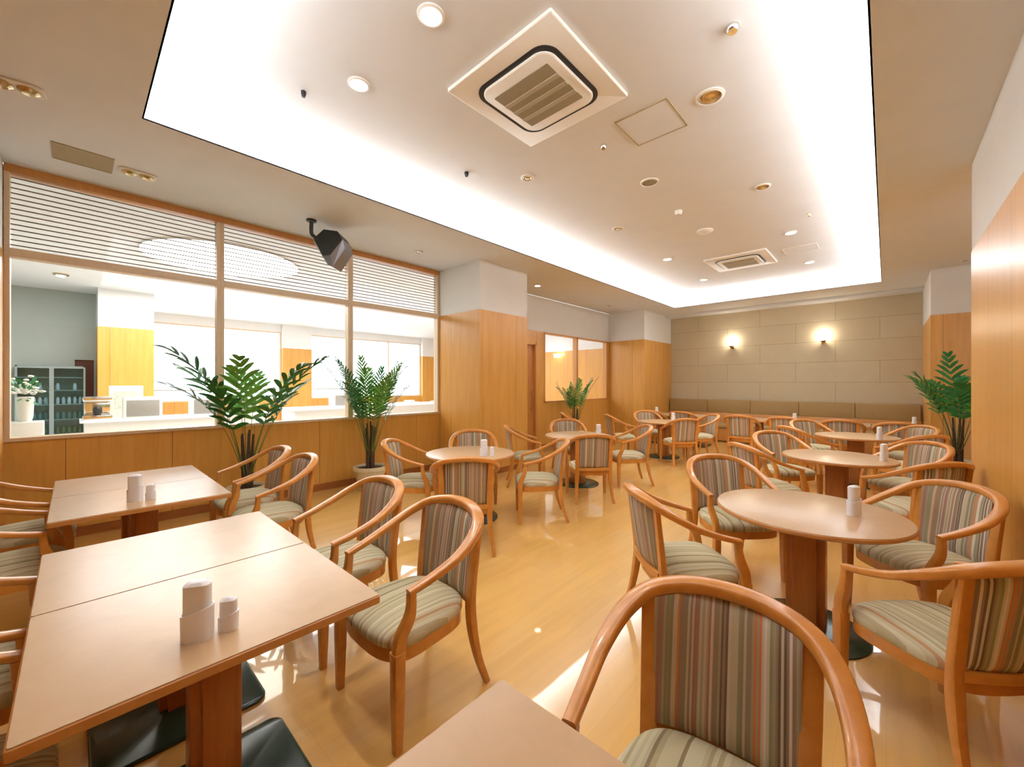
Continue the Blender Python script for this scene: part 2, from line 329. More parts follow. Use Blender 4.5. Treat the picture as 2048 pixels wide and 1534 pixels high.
for i, (a, b) in enumerate(wins):
    bx = [(XN - .1, XN, a, b, .93, .97), (XN - .1, XN, a, b, 3.08, 3.12)]; n = 2 if i == 0 else 3
    for k in range(n + 1): y = a + (b - a - .05) * k / n; bx.append((XN - .1, XN, y, y + .05, .97, 3.08))
    fr = struct('window_%d' % (5 + i), bx, alum); struct('pane', [(XN - .06, XN - .05, a + .02, b - .02, .97, 3.08)], glass, fr)
o = struct('door_2', [(-12.60, -12.55, .0, .28, 0.01, 1.95)], dark_w)
hb = new(); box(hb, -12.55, -12.52, .22, .235, .95, 1.15); obj('door_handle', hb, chrome, o)
# glowing round coffer of the hall ceiling
HC = P(452, 520, ZL)
bm = new(); lathe(bm, [(1.0, 0), (1.0, .03), (.95, .03)], 64, (HC.x, HC.y, ZL - .03), cap0=False, cap1=False); lamp = thing('round_ceiling_light', 'large round glowing ceiling light seen through the louvers', 'ceiling light', (0, 0, 0))
obj('rim', bm, wall_white, lamp); bm = new(); lathe(bm, [(.99, 0), (.99, .01)], 64, (HC.x, HC.y, ZL - .012)); obj('diffuser', bm, lamp_soft, lamp)

# ------------------------------------------------------------------ armchair
def make_chair():
    t = thing('armchair', 'x', 'chair')
    bm = new(); n = 22                                    # domed seat cushion
    def plan(a):
        ca, sa = math.cos(a), math.sin(a); y = .02 + .222 * math.copysign(abs(sa) ** .5, sa); f = (y + .2) / .44; hw = .205 + .052 * f
        x = hw * math.copysign(abs(ca) ** .55, ca)
        return x, y + (.018 * (1 - (x / .26) ** 2) if sa > 0 else -.012 * (1 - (x / .22) ** 2))
    rings = []
    for s, z in ((.97, .372), (1.0, .385), (1.0, .405), (.97, .422), (.88, .436), (.7, .452), (.45, .461), (.2, .465)):
        rings.append([bm.verts.new((plan(2 * PI * k / 48)[0] * s, .015 + (plan(2 * PI * k / 48)[1] - .015) * s, z)) for k in range(48)])
    for a, b in zip(rings, rings[1:]):
        for k in range(48): bm.faces.new((a[k], a[(k + 1) % 48], b[(k + 1) % 48], b[k]))
    bm.faces.new(rings[-1]); bm.faces.new(list(reversed(rings[0]))); obj('seat_cushion', bm, seat_f, t, angle=1.2)
    bm = new()                                             # apron ring, bowed
    pts = [Vector((plan(2 * PI * k / 48)[0] * .985, .015 + (plan(2 * PI * k / 48)[1] - .015) * .985, 0)) for k in range(48)]
    for k in range(48):
        p, q = pts[k], pts[(k + 1) % 48]; pi, qi = p * .9, q * .9
        f = [(p, .325), (q, .325), (q, .388), (p, .388)]; g = [(pi, .325), (qi, .325), (qi, .388), (pi, .388)]
        V = [bm.verts.new((c.x, c.y, z)) for c, z in f + g]
        for idx in ((0, 1, 2, 3), (7, 6, 5, 4), (0, 4, 5, 1), (3, 2, 6, 7)): bm.faces.new([V[i] for i in idx])
    bmesh.ops.remove_doubles(bm, verts=bm.verts[:], dist=1e-5); obj('seat_frame', bm, chair_w, t, angle=.9)
    half = [(.268, .185, .618), (.278, .08, .645), (.285, -.05, .690), (.262, -.165, .748), (.205, -.245, .795), (.11, -.288, .820), (0, -.300, .828)]
    pts = [Vector(p) for p in half] + [Vector((-x, y, z)) for x, y, z in reversed(half[:-1])]; sp = spline(pts, 6)
    wv = [.038, .042, .048, .054, .058, .060, .060]; wv = wv + wv[-2::-1]; hv = [.028, .030, .034, .038, .042, .042, .042]; hv = hv + hv[-2::-1]
    bm = new(); sweep(bm, sp, lerp_list(wv, 6, len(sp)), lerp_list(hv, 6, len(sp)), lambda i, p, t_: Vector((0, 0, 1)).cross(t_)); obj('top_rail', bm, chair_w, t)
    for s in (-1, 1):
        bm = new(); p = [Vector((s * .252, .224, .395)), Vector((s * .252, .224, .2)), Vector((s * .252, .226, 0))]
        sweep(bm, p, [.050, .045, .033], [.050, .045, .033], lambda i, p, t_: Vector((1, 0, 0)), 3, .3); obj('front_leg', bm, chair_w, t)
        bm = new(); sp = spline([(s * .254, .222, .385), (s * .258, .214, .45), (s * .270, .186, .515), (s * .272, .176, .56), (s * .268, .172, .612)], 5)
        sweep(bm, sp, [.036] * 21, lerp_list([.052, .050, .044, .034, .030], 5, 21), lambda i, p, t_: Vector((1, 0, 0)), 3, .35); obj('arm_post', bm, chair_w, t)
        bm = new(); sp = spline([(s * .232, -.278, 0), (s * .216, -.232, .14), (s * .204, -.205, .30), (s * .200, -.202, .44), (s * .204, -.222, .62), (s * .209, -.242, .785)], 5)
        sweep(bm, sp, lerp_list([.028, .036, .046, .050, .050, .048], 5, 26), lerp_list([.028, .032, .040, .034, .030, .028], 5, 26), lambda i, p, t_: Vector((1, .0, 0)), 3, .35); obj('rear_leg', bm, chair_w, t)
    bm = new(); nx, nz = 16, 12                            # curved padded back panel
    def surf(i, j, side):
        u = -1 + 2 * i / nx; v = j / nz; z0 = .42; ztop = .812 - .03 * u * u; z = z0 + (ztop - z0) * v
        hw = .182 + .006 * v; x = u * hw; y = -.212 - .068 * v + .052 * u * u * (.35 + .65 * v) - .012 * (1 - u * u)
        e = (1 - abs(u) ** 6) * (1 - abs(2 * v - 1) ** 8); return (x, y + side * (.007 + .013 * e), z)
    G = {}
    for side in (-1, 1):
        for i in range(nx + 1):
            for j in range(nz + 1): G[side, i, j] = bm.verts.new(surf(i, j, side))
        for i in range(nx):
            for j in range(nz): bm.faces.new([G[side, i, j], G[side, i + 1, j], G[side, i + 1, j + 1], G[side, i, j + 1]])
    for i in range(nx):
        for j in (0, nz): bm.faces.new([G[-1, i, j], G[-1, i + 1, j], G[1, i + 1, j], G[1, i, j]])
    for j in range(nz):
        for i in (0, nx): bm.faces.new([G[-1, i, j], G[-1, i, j + 1], G[1, i, j + 1], G[1, i, j]])
    obj('backrest', bm, fabric, t, angle=1.2)
    bm = new(); sp = spline([(-.19, -.212, .405), (-.1, -.228, .405), (0, -.233, .405), (.1, -.228, .405), (.19, -.212, .405)], 3)
    sweep(bm, sp, [.026] * 13, [.04] * 13, None, 3, .4); obj('lower_back_rail', bm, chair_w, t)
    return t
chair0 = make_chair(); first = [True]
def chair(x, y, fx, fy, label, group):
    rz = math.atan2(-fx, fy); group = group
    if first[0]:
        first[0] = False; chair0.location = (x, y, 0); chair0.rotation_euler = (0, 0, rz); chair0['label'] = label; chair0['group'] = group; return chair0
    return dup(chair0, (x, y, 0), rz, label, group)

# ------------------------------------------------------------------ tables
def rounded_rect(bm, x0, x1, y0, y1, z0, z1, r, seg=6, bev=0):
    pts = []
    for cx, cy, a0 in ((x1 - r, y1 - r, 0), (x0 + r, y1 - r, PI / 2), (x0 + r, y0 + r, PI), (x1 - r, y0 + r, 3 * PI / 2)):
        for k in range(seg + 1): a = a0 + PI / 2 * k / seg; pts.append((cx + r * math.cos(a), cy + r * math.sin(a)))
    cx, cy = (x0 + x1) / 2, (y0 + y1) / 2; rings = []
    prof = [(0, z0), (0, z1)] if not bev else [(bev, z0), (0, z0 + bev), (0, z1 - bev), (bev, z1)]
    for ins, z in prof:
        rings.append([bm.verts.new((px - math.copysign(min(ins, abs(px - cx)), px - cx), py - math.copysign(min(ins, abs(py - cy)), py - cy), z)) for px, py in pts])
    for a, b in zip(rings, rings[1:]):
        for k in range(len(a)): bm.faces.new((a[k], a[(k + 1) % len(a)], b[(k + 1) % len(a)], b[k]))
    bm.faces.new(list(reversed(rings[0]))); bm.faces.new(rings[-1]); return bm
TT = .70
def column_mesh(zt, a=.075):
    bm = new(); box(bm, -a, a, -a * .62, a * .62, .016, zt, .004); box(bm, -a * .62, a * .62, -a, a, .016, zt, .004); return bm
def make_rect():
    t = thing('rectangular_table', 'x', 'table'); hx, hy = .348, .42
    bm = new(); rounded_rect(bm, -hx + .004, hx - .004, -hy + .004, hy - .004, TT - .004, TT, .006); obj('tabletop', bm, top_w, t)
    bm = new(); rounded_rect(bm, -hx, hx, -hy, hy, TT - .03, TT - .0035, .01, bev=.002); obj('edge_band', bm, edge_w, t)
    obj('column', column_mesh(TT - .045, .07), ped_w, t)
    bm = new(); box(bm, -.2, .2, -.03, .03, TT - .05, TT - .03); box(bm, -.03, .03, -.28, .28, TT - .05, TT - .03); obj('support_bracket', bm, black, t)
    bm = new(); rounded_rect(bm, -.275, .275, -.285, .285, .0, .018, .05, bev=.005); obj('base_plate', bm, basem, t); return t
def make_round():
    t = thing('round_table', 'x', 'table'); R = .475
    bm = new(); lathe(bm, [(R - .004, TT - .004), (R - .004, TT - .001), (R - .008, TT)], 72); obj('tabletop', bm, top_w, t)
    bm = new(); lathe(bm, [(R - .012, TT - .03), (R, TT - .022), (R, TT - .008), (R - .004, TT - .0035)], 72); obj('edge_band', bm, edge_w, t)
    obj('column', column_mesh(TT - .045, .095), ped_w, t)
    bm = new(); box(bm, -.3, .3, -.03, .03, TT - .05, TT - .03); box(bm, -.03, .03, -.3, .3, TT - .05, TT - .03); obj('support_bracket', bm, black, t)
    bm = new(); lathe(bm, [(.30, 0), (.30, .008), (.285, .016), (.1, .02)], 56); obj('base_plate', bm, basem, t); return t
rect0 = make_rect(); round0 = make_round(); used = {'r': False, 'c': False}
def place_table(kind, x, y, label, rz=0):
    src = rect0 if kind == 'r' else round0; g = 'rectangular laminate tables' if kind == 'r' else 'round laminate tables'
    if not used[kind]: used[kind] = True; src.location = (x, y, 0); src.rotation_euler = (0, 0, rz); src['label'] = label; src['group'] = g; return src
    return dup(src, (x, y, 0), rz, label, g)
RECTS = [(-1.667, .32, 'rectangular beige table nearest the camera on the left, holding the large white napkin holder'),
    (-2.363, .32, 'bare rectangular beige table forming the far half of the large left pair'),
    (-3.65, .315, 'rectangular beige table behind the first left pair, with a white napkin holder'),
    (-4.346, .315, 'bare rectangular table closest to the glazed partition in the left row'),
    (-.372, .32, 'bare rectangular table corner at the bottom centre of the photo'),
    (-4.0, 9.95, 'rectangular table beside the bench at its left end near the corner'),
    (-3.3, 9.95, 'bare rectangular table by the bench, second from its left end'),
    (-1.95, 9.75, 'bare rectangular table before the middle of the bench, left of its pair'),
    (-1.25, 9.75, 'rectangular table before the middle of the bench, with a white napkin holder'),
    (-.55, 9.75, 'bare rectangular table before the right end of the bench'),
    (.16, 9.75, 'rectangular table at the right end of the bench, with a napkin holder')]
for x, y, l in RECTS: place_table('r', x, y, l)
ROUNDS = [(-.351, 2.97, 'first', 'large round beige table at right front with a white napkin holder'),
    (-.37, 5.33, 'second', 'second round table along the right wall, behind the front one'),
    (-.32, 7.64, 'third', 'third round table along the right wall, nearest the potted palm there'),
    (-3.32, 2.92, 'left', 'round table in front of the wooden pillar on the left'),
    (-3.30, 4.98, 'middle', 'round table left of the aisle, beyond the wooden pillar'),
    (-3.25, 7.95, 'far', 'farthest round table left of the aisle, towards the bench')]
for x, y, n, l in ROUNDS: place_table('c', x, y, l)

# ------------------------------------------------------------------ chairs
GR = 'beech armchairs with striped seats'
for x, y, fx, fy, l in [
    (-1.66, 1.085, 0, -1, 'beech armchair in front of the near left table, nearest the camera on the aisle side'),
    (-2.36, 1.085, 0, -1, 'beech armchair left of the nearest aisle-side one, at the near left table'),
    (-3.65, 1.085, 0, -1, 'beech armchair at the second left table, the right one of two before the palm'),
    (-4.28, 1.085, 0, -1, 'beech armchair at the second left table, standing in front of the large palm pot'),
    (-1.67, -.29, 0, 1, 'beech armchair at the left photo edge, tucked under the near table, lowest of the four'),
    (-2.37, -.29, 0, 1, 'beech armchair at the left photo edge, tucked under the far half of the near table'),
    (-3.67, -.29, 0, 1, 'beech armchair at the left photo edge, tucked under the near half of the second table'),
    (-4.42, -.25, 0, 1, 'beech armchair at the left photo edge nearest the glazed partition'),
    (-.32, 1.03, .105, -.995, 'large beech armchair in the bottom foreground with orange and pink striped backrest')]:
    chair(x, y, fx, fy, l, GR)
OF = .533
def ring(cx, cy, labels, offs=None):
    for k, (sx, sy) in enumerate(((-1, -1), (-1, 1), (1, 1), (1, -1))):
        if labels[k] is None: continue
        o = OF; da = 0
        if offs and offs[k]: o, da = offs[k]
        f = Vector((-sx, -sy, 0)).normalized(); f.rotate(Matrix.Rotation(da, 3, 'Z'))
        chair(cx + sx * o, cy + sy * o, f.x, f.y, labels[k], GR)
ring(-.351, 2.97, ['armchair left of the front round table with its side towards the camera', 'armchair behind the front round table on its left, facing the camera', 'armchair between the front round table and the right wall, facing the camera', 'armchair cut by the right photo edge, back to the camera, at the front round table'], [None, None, (.50, 0), None])
ring(-.37, 5.33, ['armchair at the second right round table, dark side rail towards the aisle', 'armchair behind the second right round table on the aisle side', 'armchair behind the second right round table by the right wall', 'armchair before the second right round table, back against the right wall'], [None, None, (.52, 0), None])
ring(-.32, 7.64, ['armchair before the third right round table on the aisle side', 'armchair behind the third right round table on the aisle side', 'armchair behind the third right round table near the palm', 'armchair before the third right round table near the right wall'], None)
ring(-3.32, 2.92, ['armchair left of the pillar-side round table, next to the smaller potted palm', 'armchair behind the pillar-side round table, in front of the wooden pillar', 'armchair right of the pillar-side round table with pale seat seen from the side', 'armchair with its striped back to the camera at the pillar-side round table'], [(.43, -.1), (.46, .1), None, (.55, .12)])
ring(-3.30, 4.98, ['armchair left of the middle round table, close to the wooden pillar edge', 'armchair behind the middle round table, facing the camera before the slender palm', 'armchair right of the middle round table beside the aisle', 'armchair with its striped back to the camera at the middle round table'])
ring(-3.25, 7.95, ['armchair left of the farthest round table by the left wall window', 'armchair behind the farthest round table, towards the corner pillar', 'armchair right of the farthest round table, seen from the side', 'armchair with plain-looking back to the camera at the farthest round table'], [(.6, 0), None, None, (.5, .0)])
for x, y, l in [(-2.08, 8.95, 'armchair back to the camera before the bench, left one of the middle pair'), (-1.38, 9.05, 'armchair back to the camera before the bench, right one of the middle pair'),
    (-.55, 9.05, 'armchair with its back to the camera before the bench, behind the third round table'), (.14, 9.05, 'armchair with its back to the camera at the right end of the bench tables'),
    (-4.0, 9.2, 'armchair with its back to the camera at the left bench table by the corner pillar'), (-3.3, 9.25, 'armchair with its back to the camera at the second bench table from the left')]:
    chair(x, y, 0, 1, l, GR)
chair(-4.75, 7.1, .8, .6, 'armchair against the left wall beside the slender palm', GR)

# ------------------------------------------------------------------ napkin and toothpick holders
def holder(bm_r, h0, h1, H, rx, ry, parent):
    bm = new(); seg = 40; lo, up_, ins, bot = [], [], [], []          # cup with a slanted rim
    for k in range(seg):
        a = 2 * PI * k / seg; ca, sa = math.cos(a), math.sin(a); ca_ = math.copysign(abs(ca) ** .8, ca); sa_ = math.copysign(abs(sa) ** .8, sa)
        zt = h0 + (h1 - h0) * (ca_ + 1) / 2; ca, sa = ca_, sa_
        lo.append(bm.verts.new((rx * .97 * ca, ry * .97 * sa, 0))); up_.append(bm.verts.new((rx * ca, ry * sa, zt))); ins.append(bm.verts.new(((rx - .004) * ca, (ry - .004) * sa, zt))); bot.append(bm.verts.new(((rx - .004) * ca, (ry - .004) * sa, .006)))
    for A, B in ((lo, up_), (up_, ins), (ins, bot)):
        for k in range(seg): bm.faces.new((A[k], A[(k + 1) % seg], B[(k + 1) % seg], B[k]))
    bm.faces.new(list(reversed(lo))); bm.faces.new(bot); obj('cup', bm, plast, parent)
    bm = new(); rounded_rect(bm, -rx * .84, rx * .84, -ry * .72, ry * .72, .008, H, ry * .6, bev=.008); obj('insert', bm, plast_c, parent)
nap0 = thing('napkin_holder', 'x', 'napkin holder'); holder(None, .075, .098, .168, .041, .027, nap0)
pick0 = thing('toothpick_holder', 'x', 'toothpick holder'); holder(None, .042, .055, .098, .027, .019, pick0)
fl = {'n': True, 'p': True}
def put(kind, x, y, rz, label):
    src = nap0 if kind == 'n' else pick0; g = 'white napkin holders' if kind == 'n' else 'white toothpick holders'
    if fl[kind]: fl[kind] = False; src.location = (x, y, TT); src.rotation_euler = (0, 0, rz); src['label'] = label; src['group'] = g
    else: dup(src, (x, y, TT), rz, label, g)
a1 = math.radians(60)
for px, py, w_ in [(395, 1277, 'on the near left table'), (270, 1002, 'on the second left table'), (968, 911, 'on the round table before the wooden pillar'), (1197, 872, 'on the middle round table'),
    (1708, 1030, 'on the large front round table'), (1768, 922, 'on the second right round table'), (1759, 879, 'on the third right round table'), (1346, 842, 'on the farthest round table left of the aisle')]:
    p = P(px, py, TT); put('n', p.x, p.y, a1, 'white oval napkin holder ' + w_)
for x, y, l in [(-4.2, 9.85, 'on the bench table beside the corner pillar'), (-1.32, 9.6, 'on the middle bench table'), (.36, 9.95, 'on the bench table at the right end')]: put('n', x, y, a1, 'white oval napkin holder ' + l)
for px, py, w_ in [(457, 1258, 'on the near left table'), (301, 998, 'on the second left table'), (984, 912, 'on the round table before the wooden pillar')]:
    p = P(px, py, TT); put('p', p.x, p.y, a1, 'small white toothpick holder beside the napkin holder ' + w_)

# ------------------------------------------------------------------ bench along the back wall
b = thing('banquette_bench', 'long wall bench with olive brown cushion band under the stone wall', 'bench', (0, 11.4, 0))
Y0 = -11.4
bm = new(); box(bm, XP + .02, XR - .02, 10.98 + Y0, 11.62 + Y0, 0.02, .34, .005); obj('bench_base', bm, panel_d, b)
bm = new(); box(bm, XP + .02, XR - .02, 11.62 + Y0, 11.785 + Y0, 0.02, .68, .004); obj('wood_back', bm, panel_d, b)
n = 5; L = (XR - XP - .06) / n
for k in range(n):
    x0 = XP + .03 + k * L
    bm = new(); box(bm, x0 + .003, x0 + L - .003, 10.95 + Y0, 11.6 + Y0, .34, .44, .02, 3); obj('seat_cushion', bm, cush_m, b)
    bm = new(); box(bm, x0 + .003, x0 + L - .003, 11.62 + Y0, 11.75 + Y0, .68, 1.02, .015, 3); obj('back_cushion', bm, cush_m, b)

# ------------------------------------------------------------------ wall sconces
def sconce(x, z, label):
    t = thing('wall_sconce', label, 'wall lamp', (x, YB, z), group='wall sconces above the bench')
    bm = new(); box(bm, -.035, .035, -.02, 0, -.08, .0, .006); obj('wall_plate', bm, brass, t)
    bm = new(); seg = 24; prof = [(.015, -.06), (.035, -.045), (.055, -.02), (.065, .0)]
    rings = [[bm.verts.new((r * math.cos(2 * PI * k / seg), r * math.sin(2 * PI * k / seg) - .085, zz)) for k in range(seg)] for r, zz in prof]
    for a, c in zip(rings, rings[1:]):
        for k in range(seg): bm.faces.new((a[k], a[(k + 1) % seg], c[(k + 1) % seg], c[k]))
    bm.faces.new(rings[0][::-1]); sh = obj('lamp_shade', bm, brass, t); sh.modifiers.new('s', 'SOLIDIFY').thickness = .003
    bm = new(); lathe(bm, [(.02, -.04), (.045, .0), (.05, .03), (.03, .055), (.004, .06)], 16, (0, -.085, 0)); obj('bulb', bm, lamp_on, t)
    d = bpy.data.lights.new('sconce_light', 'POINT'); d.energy = 7; d.color = (1, .92, .78); d.shadow_soft_size = .03; o = bpy.data.objects.new('sconce_light', d); C.objects.link(o); o.location = (x, YB - .09, z + .13)
sconce(-2.98, 2.44, 'left glowing shell-shaped sconce on the stone wall'); sconce(-1.064, 2.44, 'right glowing shell-shaped sconce on the stone wall')

# ------------------------------------------------------------------ ceiling fittings
def aircon(cx, cy, s, label, rz=0):
    t = thing('ceiling_air_conditioner', label, 'air conditioner', (cx, cy, ZU), rz, 'cassette air conditioners'); h = s / 2
    bm = new(); rounded_rect(bm, -h, h, -h, h, -.028, 0, .01, bev=.004); obj('cover_panel', bm, acw, t)
    bm = new(); rounded_rect(bm, -h * .74, h * .73, -h * .73, h * .73, -.034, -.027, h * .26, 8); obj('air_slot', bm, black, t)
    bm = new(); rounded_rect(bm, -h * .665, h * .665, -h * .665, h * .665, -.052, -.03, h * .22, 8, bev=.008); obj('intake_frame', bm, acw, t)
    bm = new(); rounded_rect(bm, -h * .52, h * .52, -h * .46, h * .46, -.056, -.051, .01); g = obj('intake_grille', bm, acg, t)
    for k in (-.4, .05, .55):
        bm = new(); box(bm, -h * .52, h * .52, h * .46 * k - .018, h * .46 * k + .018, -.060, -.055); obj('slat', bm, acg2, g)
pts = [P(895, 178, ZU), P(1097, 10, ZU), P(1257, 187, ZU), P(1064, 288, ZU)]; ac = sum(pts, Vector()) / 4
aircon(ac.x, ac.y, .95, 'large square cassette air conditioner nearest the camera in the recessed ceiling', 0)
pts = [P(1410, 517, ZU), P(1535, 497, ZU), P(1551, 522, ZU), P(1436, 543, ZU)]; ac = sum(pts, Vector()) / 4
aircon(ac.x, ac.y, .95, 'small-looking far cassette air conditioner in the recessed ceiling', 0)
def disc_light(px, py, z, r, kind, label, power=0):
    p = P(px, py, z)
    t = thing('downlight', label, 'downlight', (p.x, p.y, z), group='round recessed downlights')
    bm = new(); lathe(bm, [(r, 0), (r, -.006), (r * .8, -.012), (r * .78, -.002)], 32, cap0=False, cap1=False); obj('trim_ring', bm, acw if kind != 'brass' else acw, t)
    bm = new()
    if kind == 'on': lathe(bm, [(r * .78, -.004), (r * .5, -.012), (.002, -.016)], 28, cap0=False, cap1=False); obj('lens', bm, lamp_on, t)
    else:
        lathe(bm, [(r * .78, -.003), (r * .6, -.012), (r * .45, -.006), (r * .2, -.014), (.002, -.016)], 28, cap0=False, cap1=False); obj('reflector', bm, brass if kind == 'brass' else chrome, t)
    if power:
        d = bpy.data.lights.new('downlight_beam', 'SPOT'); d.energy = power; d.color = WARM; d.spot_size = math.radians(100); d.spot_blend = .8; d.shadow_soft_size = .04
        o = bpy.data.objects.new('downlight_beam', d); C.objects.link(o); o.location = (p.x, p.y, z - .03)
DL = 75
disc_light(718, 168, ZU, .075, 'on', 'lit round downlight in the recessed ceiling, left of the near air conditioner', 45)
disc_light(862, 30, ZU, .08, 'on', 'bright lit spotlight at the top edge of the photo, left of the air conditioner', 50)
disc_light(1420, 193, ZU, .10, 'brass', 'unlit brass round downlight right of the square ceiling hatch', 0)
disc_light(1525, 373, ZU, .08, 'brass', 'brass-rimmed downlight in the right half of the recessed ceiling', DL)
disc_light(1581, 465, ZU, .08, 'on', 'lit downlight just right of the far air conditioner, closest to it on its near side', DL)
disc_light(1335, 518, ZU, .08, 'on', 'lit downlight left of the far air conditioner', DL)
disc_light(1619, 524, ZU, .08, 'on', 'lit downlight right of the far air conditioner near the bright cove', DL)
disc_light(1408, 559, ZU, .08, 'on', 'lit downlight beyond the far air conditioner, next to the far cove', DL)
disc_light(1236, 457, ZU, .08, 'off', 'unlit downlight left of the row of ceiling sensors')
disc_light(1055, 355, ZU, .07, 'off', 'unlit downlight between the left cove and the round ceiling speaker')
disc_light(1075, 571, ZL, .07, 'on', 'lit downlight in the lower ceiling beyond the wooden pillar', 35)
disc_light(838, 503, ZL, .06, 'off', 'faint unlit downlight in the lower ceiling over the glazed partition')
disc_light(1218, 611, ZL, .06, 'off', 'faint downlight in the lower ceiling over the far left window')
disc_light(1930, 520, ZL, .06, 'off', 'dark downlight beside the right-hand wall corner')
def twin_spot(px, py, label, rz=0):
    p = P(px, py, ZL); t = thing('twin_spotlight', label, 'spotlight', (p.x, p.y, ZL), rz, 'recessed twin spotlights')
    bm = new(); rounded_rect(bm, -.13, .13, -.07, .07, -.012, 0, .03, bev=.003); obj('trim_plate', bm, acw, t)
    for s in (-1, 1):
        bm = new(); lathe(bm, [(.052, -.012), (.052, -.02), (.03, -.035), (.002, -.03)], 24, (s * .058, 0, 0), cap1=False); obj('reflector', bm, brass, t)
twin_spot(30, 170, 'brass twin spotlight at the upper left photo edge', math.radians(80)); twin_spot(276, 347, 'brass twin spotlight in the lower ceiling above the louvered window', math.radians(90))
def ceil_disc(px, py, r, h, name, cat, label, mat=acw):
    p = P(px, py, ZU); bm = new(); lathe(bm, [(r, 0), (r, -h * .4), (r * .7, -h), (.003, -h)], 32, cap1=False)
    o = obj(name, bm, mat); o.location = (p.x, p.y, ZU); tag(o, label, cat)
ceil_disc(1410, 461, .105, .035, 'smoke_detector', 'smoke detector', 'white dome detector in front of the far air conditioner')
ceil_disc(1357, 422, .045, .05, 'ceiling_sensor', 'sensor', 'small white sensor between the round speaker and the dome detector')
ceil_disc(1207, 291, .03, .03, 'sprinkler_head', 'sprinkler', 'tiny sprinkler just below the square ceiling hatch', chrome)
ceil_disc(1465, 54, .04, .03, 'sprinkler_head', 'sprinkler', 'small sprinkler near the top right of the recessed ceiling', chrome)
ceil_disc(607, 183, .018, .04, 'sprinkler_head', 'sprinkler', 'tiny dark sprinkler left of the lit downlight', black)
ceil_disc(933, 345, .022, .04, 'sprinkler_head', 'sprinkler', 'tiny dark sprinkler below the near air conditioner', black)
ceil_disc(1618, 428, .022, .03, 'sprinkler_head', 'sprinkler', 'tiny brass sprinkler near the right cove', brass)
p = P(1299, 364, ZU); t = thing('ceiling_speaker', 'white round ceiling speaker in the middle of the recessed ceiling', 'speaker', (p.x, p.y, ZU))
bm = new(); lathe(bm, [(.095, 0), (.095, -.01), (.08, -.014), (.078, -.008)], 32, cap0=False, cap1=False); obj('trim_ring', bm, acw, t); bm = new(); lathe(bm, [(.079, -.006), (.04, -.012), (.002, -.013)], 32, cap0=False, cap1=False); obj('grille', bm, acg, t)
def hatch(px, z, label, fm, pm):
    q = [P(a, b_, z) for a, b_ in px]; x0, x1 = sorted((sum(v.x for v in q[:2]) / 2, sum(v.x for v in q[2:]) / 2)); y0 = min(v.y for v in q); y1 = max(v.y for v in q)
    xs = sorted(v.x for v in q); ys = sorted(v.y for v in q); x0 = (xs[0] + xs[1]) / 2; x1 = (xs[2] + xs[3]) / 2; y0 = (ys[0] + ys[1]) / 2; y1 = (ys[2] + ys[3]) / 2
    t = thing('ceiling_hatch', label, 'access panel', ((x0 + x1) / 2, (y0 + y1) / 2, z)); a = (x1 - x0) / 2; c = (y1 - y0) / 2; f = .012
    bm = new()
    for b_ in ((-a, a, -c, -c + f), (-a, a, c - f, c), (-a, -a + f, -c + f, c - f), (a - f, a, -c + f, c - f)): box(bm, *b_, -.006, 0)
    obj('frame', bm, fm, t, smooth=False); bm = new(); box(bm, -a + f, a - f, -c + f, c - f, -.004, 0); obj('panel', bm, pm, t, smooth=False)
hatch([(1228, 244), (1335, 195), (1376, 250), (1276, 291)], ZU, 'square ceiling access hatch with thin brown frame right of the air conditioner', hatch_m, white)
hatch([(102, 285), (227, 314), (227, 346), (104, 316)], ZL, 'flat khaki rectangular panel in the lower ceiling above the louvers', hatch_m, hatch_m)
hatch([(1560, 498), (1635, 486), (1638, 498), (1572, 508)], ZU, 'faint white hatch at the right of the far air conditioner', acw, white)
# black loudspeaker hung from the ceiling
p = P(623, 440, ZL); t = thing('hanging_loudspeaker', 'black angular loudspeaker hanging from the ceiling before the louvered window', 'speaker', (p.x, p.y, ZL), YAW)
bm = new(); lathe(bm, [(.055, 0), (.055, -.02), (.03, -.03)], 24); obj('ceiling_plate', bm, spk_b, t)
bm = new(); sweep(bm, spline([(0, 0, -.02), (.0, 0, -.15), (.04, 0, -.20), (.09, .0, -.24)], 4), [.04] * 13, [.04] * 13, lambda i, p_, t_: Vector((0, 1, 0))); obj('bracket_arm', bm, spk_b, t)
K = .00587
def sv(px, py, y): return Vector(((px - 623) * K, y, -(py - 440) * K))
def prism(bm, ring, back):
    A = [bm.verts.new(v) for v in ring]; B = [bm.verts.new(v) for v in back]
    bm.faces.new(A); bm.faces.new(B[::-1])
    for k in range(len(A)): bm.faces.new((A[k], A[(k + 1) % len(A)], B[(k + 1) % len(A)], B[k]))
fr_ = [sv(627, 477, .0), sv(644, 456, .04), sv(673, 461, .02), sv(687, 480, -.04), sv(671, 517, -.15), sv(655, 518, -.13)]
bk_ = [v + Vector((.01, .26, -.02)) for v in fr_]
bm = new(); prism(bm, fr_, bk_); obj('cabinet', bm, spk_b, t, angle=.3)
bm = new(); a_ = fr_[0] + Vector((0, .01, -.004)); b_ = fr_[5] + Vector((0, .01, -.004)); c_ = fr_[4] + Vector((0, .01, -.004)); d_ = fr_[3] + Vector((.002, .01, -.004))
g_ = [a_, b_, c_, d_, sv(690, 497, .0), sv(668, 536, -.04), sv(658, 531, -.03), sv(626, 484, .02)]
prism(bm, g_, [v + Vector((.005, .22, -.0)) for v in g_]); tag(obj('front_grille', bm, silver, t, angle=.3), 'silvery front grille')

